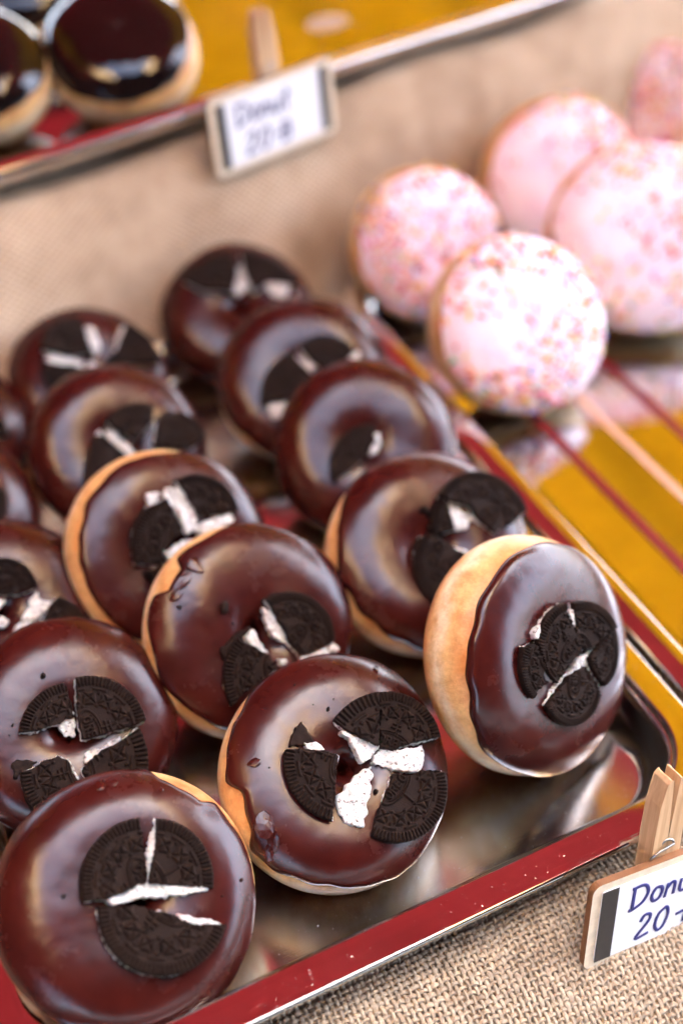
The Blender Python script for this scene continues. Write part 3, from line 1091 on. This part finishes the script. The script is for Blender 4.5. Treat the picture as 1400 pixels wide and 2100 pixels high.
dress(R5, [((375, 571), (415, 532), (478, 515), (488, 560), (478, 600), (411, 590)), ((492, 515), (560, 530), (612, 580), (550, 577), (522, 600), (502, 560))],
      [[(475, 590), (494, 535), (521, 539), (518, 580), (489, 605)], [(539, 576), (594, 585), (590, 610), (558, 605)]])

# ---- pink donuts
PG = 'pink iced donuts with sprinkles'
SPR = [M['s_red'], M['s_org'], M['s_yel'], M['s_wht'], M['s_blu'], M['s_pnk'], M['s_grn']]


def sprinkle(q, n, seed):
    r = np.random.default_rng(seed)
    V, F, mi = [], [], []
    off = 0
    for k in range(n):
        u, v = r.uniform(0, 2 * math.pi), math.asin(r.uniform(0.2, 1) ** 0.5) if True else 0
        v = math.acos(min(1.0, math.sqrt(r.uniform(0, 0.93)) ** (1 / 0.70)))
        if SN(seed, 5.0, 6)(np.array([math.cos(u) * math.cos(v), math.sin(u) * math.cos(v), 0])) < r.normal(-0.2, 0.7):
            continue
        if v < 0.35:
            continue
        e = 1e-3
        P0 = donut_surface(np.array(u), np.array(v), q.D, q.seed, True, 0.0026, q.bb)
        Pu = donut_surface(np.array(u + e), np.array(v), q.D, q.seed, True, 0.0026, q.bb) - P0
        Pv = donut_surface(np.array(u), np.array(v + e), q.D, q.seed, True, 0.0026, q.bb) - P0
        Pu /= np.linalg.norm(Pu) + 1e-12
        Pv /= np.linalg.norm(Pv) + 1e-12
        a = r.uniform(0, math.pi)
        t = Pu * math.cos(a) + Pv * math.sin(a)
        L = r.uniform(0.0012, 0.0026)
        tv, tf = tube([P0 - t * L, P0 - t * L * 0.3, P0 + t * L * 0.3, P0 + t * L], [0.0006, 0.0009, 0.0009, 0.0006], 6)
        V.append(tv)
        F += [tuple(i + off for i in f) for f in tf]
        mi += [int(r.choice(7, p=[.24, .22, .20, .10, .09, .11, .04]))] * len(tf)
        off += len(tv)
    o = link_mesh('sprinkles', np.concatenate(V), F, SPR, q.root)
    o.data.polygons.foreach_set('material_index', mi)
    o['kind'] = 'stuff'


for i, (cx, cy, dia, tx, ty, lift, lab) in enumerate([
        (868, 506, 318, 0.30, 0.05, 0, 'leftmost pink sprinkled donut, behind the nearest pink one'),
        (1052, 668, 388, 0.44, 0.02, 0, 'nearest pink sprinkled donut, leaning over the tray reflections'),
        (1142, 368, 330, 0.28, 0.05, 0, 'pink sprinkled donut in the back row, between two others'),
        (1312, 498, 392, 0.25, 0.05, 0, 'large pink sprinkled donut at the right edge'),
        (1380, 226, 268, 0.05, 0.10, 0, 'farthest pink sprinkled donut, top right')]):
    q = make_donut('pink_donut', lab, PG, cx, cy, dia, tx, ty, 201 + i * 5, M['pink'], edge=0.45, edge_amp=0.12, bun=True, bb=0.225, lift=lift)
    sprinkle(q, 700, 300 + i)

# ---- dark glazed donuts on the rear step
for i, (cx, cy, dia, lab) in enumerate([
        (250, 118, 322, 'puffy donut with shiny black glaze on the rear tray, beside the sign'),
        (-52, 165, 322, 'black glazed donut cut off by the left edge'),
        (15, -30, 310, 'orange donut side showing at the top left corner')]):
    n = np.array([0.05, -0.42, 0.9])
    d = ray(cx, cy)
    d = d / np.linalg.norm(d)
    right = np.cross(d, CU)
    right /= np.linalg.norm(right)
    up = np.cross(right, d)
    n /= np.linalg.norm(n)
    make_donut('glazed_donut', lab, 'black glazed donuts on the rear tray', cx, cy, dia, float(n @ right), float(n @ up), 401 + i * 4, M['dark'], edge=0.42, edge_amp=0.10,
               bun=True, bb=0.27, floor=Z_T + 0.002)


# ------------------------------------------------------------------ price signs on clothes pegs
def rounded_plate(name, w, h, t, r, mat, parent, loc, side_mat=None):
    pts = rrect(w / 2, h / 2, r, 6)
    n = len(pts)
    V = [(p[0], -t / 2, p[1]) for p in pts] + [(p[0], t / 2, p[1]) for p in pts]
    F = [tuple(range(n)), tuple(range(2 * n - 1, n - 1, -1))] + [(i, i + n, (i + 1) % n + n, (i + 1) % n) for i in range(n)]
    o = link_mesh(name, V, F, [mat, side_mat or mat], parent, smooth=False)
    for k, p in enumerate(o.data.polygons):
        p.material_index = 0 if k < 2 else 1
    o.location = loc
    return o


GLY = {
    'D': [[(0.15, 0), (0.05, 1.0)], [(-0.05, 0.95), (0.45, 0.95), (0.68, 0.6), (0.55, 0.2), (0.15, 0.0), (0.0, 0.03)]],
    'o': [[(0.45, 0.55), (0.2, 0.6), (0.08, 0.3), (0.2, 0.04), (0.42, 0.08), (0.5, 0.35), (0.42, 0.56), (0.3, 0.6)]],
    'n': [[(0.08, 0.0), (0.1, 0.6)], [(0.1, 0.38), (0.25, 0.58), (0.4, 0.5), (0.44, 0.02)]],
    'u': [[(0.08, 0.58), (0.1, 0.15), (0.25, 0.02), (0.42, 0.2), (0.46, 0.58)], [(0.46, 0.58), (0.48, 0.0)]],
    't': [[(0.22, 0.95), (0.2, 0.15), (0.35, 0.02)], [(0.0, 0.62), (0.45, 0.68)]],
    '2': [[(0.08, 0.72), (0.2, 0.95), (0.42, 0.9), (0.42, 0.62), (0.05, 0.05), (0.55, 0.1)]],
    '0': [[(0.35, 0.95), (0.12, 0.75), (0.08, 0.3), (0.25, 0.03), (0.45, 0.15), (0.52, 0.6), (0.42, 0.9), (0.3, 0.96)]],
    'B': [[(0.25, 0.0), (0.25, 0.9)], [(0.2, 0.88), (0.5, 0.82), (0.5, 0.55), (0.25, 0.48), (0.58, 0.38), (0.55, 0.08), (0.2, 0.02)], [(-0.15, 0.42), (0.7, 0.52)]],
}
ADV = {'D': 0.82, 'o': 0.6, 'n': 0.58, 'u': 0.6, 't': 0.5, '2': 0.68, '0': 0.68, 'B': 0.8, ' ': 0.35}


def write(text, x0, z0, size, parent, y, lw):
    x = x0
    for k, ch in enumerate(text):
        V, F = [], []
        off = 0
        for st in GLY.get(ch, []):
            P = np.array(st)
            t = np.linspace(0, len(P) - 1, (len(P) - 1) * 6 + 1)
            if len(P) > 2:                                   # Catmull-Rom
                Q = np.vstack([2 * P[0] - P[1], P, 2 * P[-1] - P[-2]])
                S = []
                for tt in t:
                    i = min(int(tt), len(P) - 2)
                    f = tt - i
                    a, b, c, d = Q[i], Q[i + 1], Q[i + 2], Q[i + 3]
                    S.append(0.5 * (2 * b + (c - a) * f + (2 * a - 5 * b + 4 * c - d) * f * f + (3 * b - a - 3 * c + d) * f ** 3))
                S = np.array(S)
            else:
                S = np.stack([np.interp(t, range(len(P)), P[:, j]) for j in (0, 1)], -1)
            sl = 0.12
            pts = np.column_stack([x + (S[:, 0] + sl * S[:, 1]) * size, np.zeros(len(S)), z0 + S[:, 1] * size])
            tv, tf = tube(pts, lw, 6)
            tv[:, 1] *= 0.12
            V.append(tv)
            F += [tuple(i + off for i in f) for f in tf]
            off += len(tv)
        if V:
            o = link_mesh('letter', np.concatenate(V), F, M['ink'], parent)
            o.location = (0, y, 0)
        x += ADV[ch] * size


def sign(label, plane_p, along, back, tlp, trp, blp, w, h, strips, peg_u, group='price signs on clothes pegs'):
    """the board lies in a plane through plane_p that runs along `along` and leans back; tlp, trp, blp: pixels of its top left corner, top edge and left edge"""
    ex0 = np.asarray(along, float)
    ny = np.array([-ex0[1], ex0[0], 0])
    up0 = np.array([0, 0, 1.0]) * math.cos(back) + ny * math.sin(back)
    nn = np.cross(up0, ex0)

    def on(px):
        d = ray(*px)
        return CO + d * (((np.asarray(plane_p) - CO) @ nn) / (d @ nn))

    tl, tr, bl = on(tlp), on(trp), on(blp)
    ex = (tr - tl) / np.linalg.norm(tr - tl)
    upv = tl - bl
    print('SIGN', np.linalg.norm(tr - tl), np.linalg.norm(upv), 'angle', math.degrees(math.acos(ex @ upv / np.linalg.norm(upv))), tl, bl)
    upv = upv / np.linalg.norm(upv)
    k = ex @ upv
    ex, upv = ex - 0.5 * k * upv, upv - 0.5 * k * ex
    ex /= np.linalg.norm(ex)
    upv = upv - ex * (upv @ ex)
    upv /= np.linalg.norm(upv)
    ey = np.cross(upv, ex)
    o = tl + ex * w / 2 - upv * h / 2
    mw = Matrix.Identity(4)
    for i in range(3):
        mw[i][0], mw[i][1], mw[i][2], mw[i][3] = ex[i], ey[i], upv[i], o[i]
    root = thing('price_sign', label, 'sign', mw, group)
    t = 0.003
    rounded_plate('board', w, h, t, 0.004, M['board'], root, (0, 0, 0), M['burnt'])
    pw, ph = w * 0.90, h * 0.84
    card = rounded_plate('paper_card', pw, ph, 0.0004, 0.0012, M['paper'], root, (0, -t / 2 - 0.0003, 0))
    for s, sw in zip((-1, 1), strips):
        box_part('black_strip', (sw, 0.0003, ph - 0.0004), (s * (pw / 2 - sw / 2), -0.00045, 0), M['blackstrip'], card)
    x0 = -pw / 2 + strips[0] + 0.006
    write('Donut', x0, ph * 0.08, ph * 0.32, card, -0.0004, 0.00085)
    write('20 B', x0 + 0.005, -ph * 0.40, ph * 0.34, card, -0.0004, 0.00085)
    # peg: two wooden legs and a wire spring behind the board
    peg_l, pt = 0.072, 0.0085
    top = h / 2 + 0.036
    pegz = top - peg_l
    for s in (-1, 1):
        a, b = 0.0004, 0.0064
        V, F = [], []
        prof = [(0.0, b * 0.75), (0.004, b), (0.030, b), (0.045, b), (0.060, b * 0.9), (0.0705, b * 0.62), (0.072, b * 0.40)]
        inn = [(0.0, a), (0.004, a), (0.030, a), (0.045, a), (0.060, a + 0.0008), (0.0705, a + 0.0014), (0.072, a + 0.0016)]
        m = len(prof)
        for yy in (t / 2 + 0.0004, t / 2 + 0.0004 + pt):
            for (z, x) in prof:
                V.append((peg_u + s * x, yy, pegz + z))
            for (z, x) in inn[::-1]:
                V.append((peg_u + s * x, yy, pegz + z))
        N = 2 * m
        F = [tuple(range(N)), tuple(range(2 * N - 1, N - 1, -1))] + [(i, (i + 1) % N, (i + 1) % N + N, i + N) for i in range(N)]
        leg = link_mesh('peg_leg', V, F, M['wood'], root, smooth=False)
        bv = leg.modifiers.new('soft_edges', 'BEVEL')
        bv.width = 0.0005
        bv.segments = 2
        bv.limit_method = 'ANGLE'
    zs = pegz + 0.041
    pts = []
    for k in range(60):
        a_ = k / 59 * 2 * math.pi * 3.2
        pts.append((peg_u + 0.0024 * math.cos(a_), t / 2 + 0.0004 - 0.0012 + (pt + 0.0024) * k / 59, zs + 0.0024 * math.sin(a_)))
    pts = [(peg_u - 0.0085, t / 2 - 0.0006, zs - 0.004), (peg_u - 0.004, t / 2 - 0.0008, zs - 0.0015)] + pts + [(peg_u + 0.0078, t / 2 + pt + 0.0014, zs + 0.003)]
    tv, tf = tube(pts, 0.00055, 6)
    link_mesh('spring', tv, tf, M['wire'], root)
    return root


sign('price sign at the bottom right edge, handwritten blue Donut 20, clipped at the main tray', PZ(1212, 1817, 0.029), D1, math.radians(14),
     (1212, 1817), (1400, 1741), (1189, 1962), 0.083, 0.043, (0.0075, 0.0075), -0.0055)
sign('blurred price sign hanging from the rear tray with black strips at both ends', r1 - E2 * 0.0125, E1, math.radians(4),
     (420, 208), (700, 110), (446, 352), 0.086, 0.046, (0.0058, 0.0058), 0.003)

# ------------------------------------------------------------------ the stall's striped awning overhead (seen in the reflections), with added light-shaping sheets
aw = thing('stall_awning', 'striped red and yellow stall awning overhead, seen mirrored in the trays', 'awning', Matrix.Translation((0, 0, 0)))
STR = [(-1.9, -1.5, 'yellow_canvas'), (-1.5, -0.85, 'red_canvas'), (-0.85, -0.62, 'yellow_canvas'), (-0.62, 0.86, 'red_canvas'), (0.86, 1.25, 'yellow_canvas'), (1.25, 1.65, 'yellow_canvas'),
       (1.65, 2.05, 'yellow_canvas'), (2.05, 2.9, 'yellow_canvas')]
for u0, u1, mn in STR:
    vsn = np.linspace(0.30, 3.4, 30)
    un = np.linspace(u0, u1, 5)
    V = []
    for v_ in vsn:
        for u_ in un:
            p = D1 * u_ + D2 * v_
            V.append((p[0], p[1], 1.25 - 0.10 * v_ + 0.012 * math.sin(v_ * 5 + u_ * 3)))
    strip = link_mesh('canvas_strip', V, grid_faces(30, 5), M[mn], aw)
    so = strip.modifiers.new('thickness', 'SOLIDIFY')
    so.thickness = 0.001

V = []
vsn = np.linspace(-4.2, -0.40, 30)
un = np.linspace(-2.2, 2.6, 24)
for v_ in vsn:
    for u_ in un:
        p = D1 * u_ + D2 * v_
        V.append((p[0], p[1], 1.5 + 0.27 * (v_ + 0.40) + 0.015 * math.sin(v_ * 4 + u_ * 5)))
front_blocker = link_mesh('sky_blocker', V, grid_faces(30, 24), M['sky_blocker'], aw)  # added unseen sheet behind the camera; darkens lower reflections on the glaze
so = front_blocker.modifiers.new('thickness', 'SOLIDIFY')
so.thickness = 0.001

for u0, u1, mn in ((-0.64, -0.46, 'glint_canvas'), (0.50, 0.66, 'glint_canvas'), (-1.45, -0.64, 'red_canvas'), (0.66, 1.15, 'red_canvas')):                 # added cream and red strips narrowing the sky gap; cream ones give warm glints
    vsn = np.linspace(-0.395, 0.295, 12)
    un = np.linspace(u0, u1, 5)
    V = []
    for v_ in vsn:
        for u_ in un:
            p = D1 * u_ + D2 * v_
            V.append((p[0], p[1], 1.33 - 0.19 * v_ + 0.01 * math.sin(v_ * 6)))
    strip = link_mesh('canvas_strip', V, grid_faces(12, 5), M[mn], aw)
    so = strip.modifiers.new('thickness', 'SOLIDIFY')
    so.thickness = 0.001

V = []
for v_ in np.linspace(-0.9, 3.0, 30):                          # added unseen sheet at left; keeps side sky out of the glaze
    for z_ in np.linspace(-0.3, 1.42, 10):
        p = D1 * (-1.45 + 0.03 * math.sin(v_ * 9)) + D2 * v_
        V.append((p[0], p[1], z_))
side_blocker = link_mesh('side_sky_blocker', V, grid_faces(30, 10), M['sky_blocker'], aw)
so = side_blocker.modifiers.new('thickness', 'SOLIDIFY')
so.thickness = 0.001
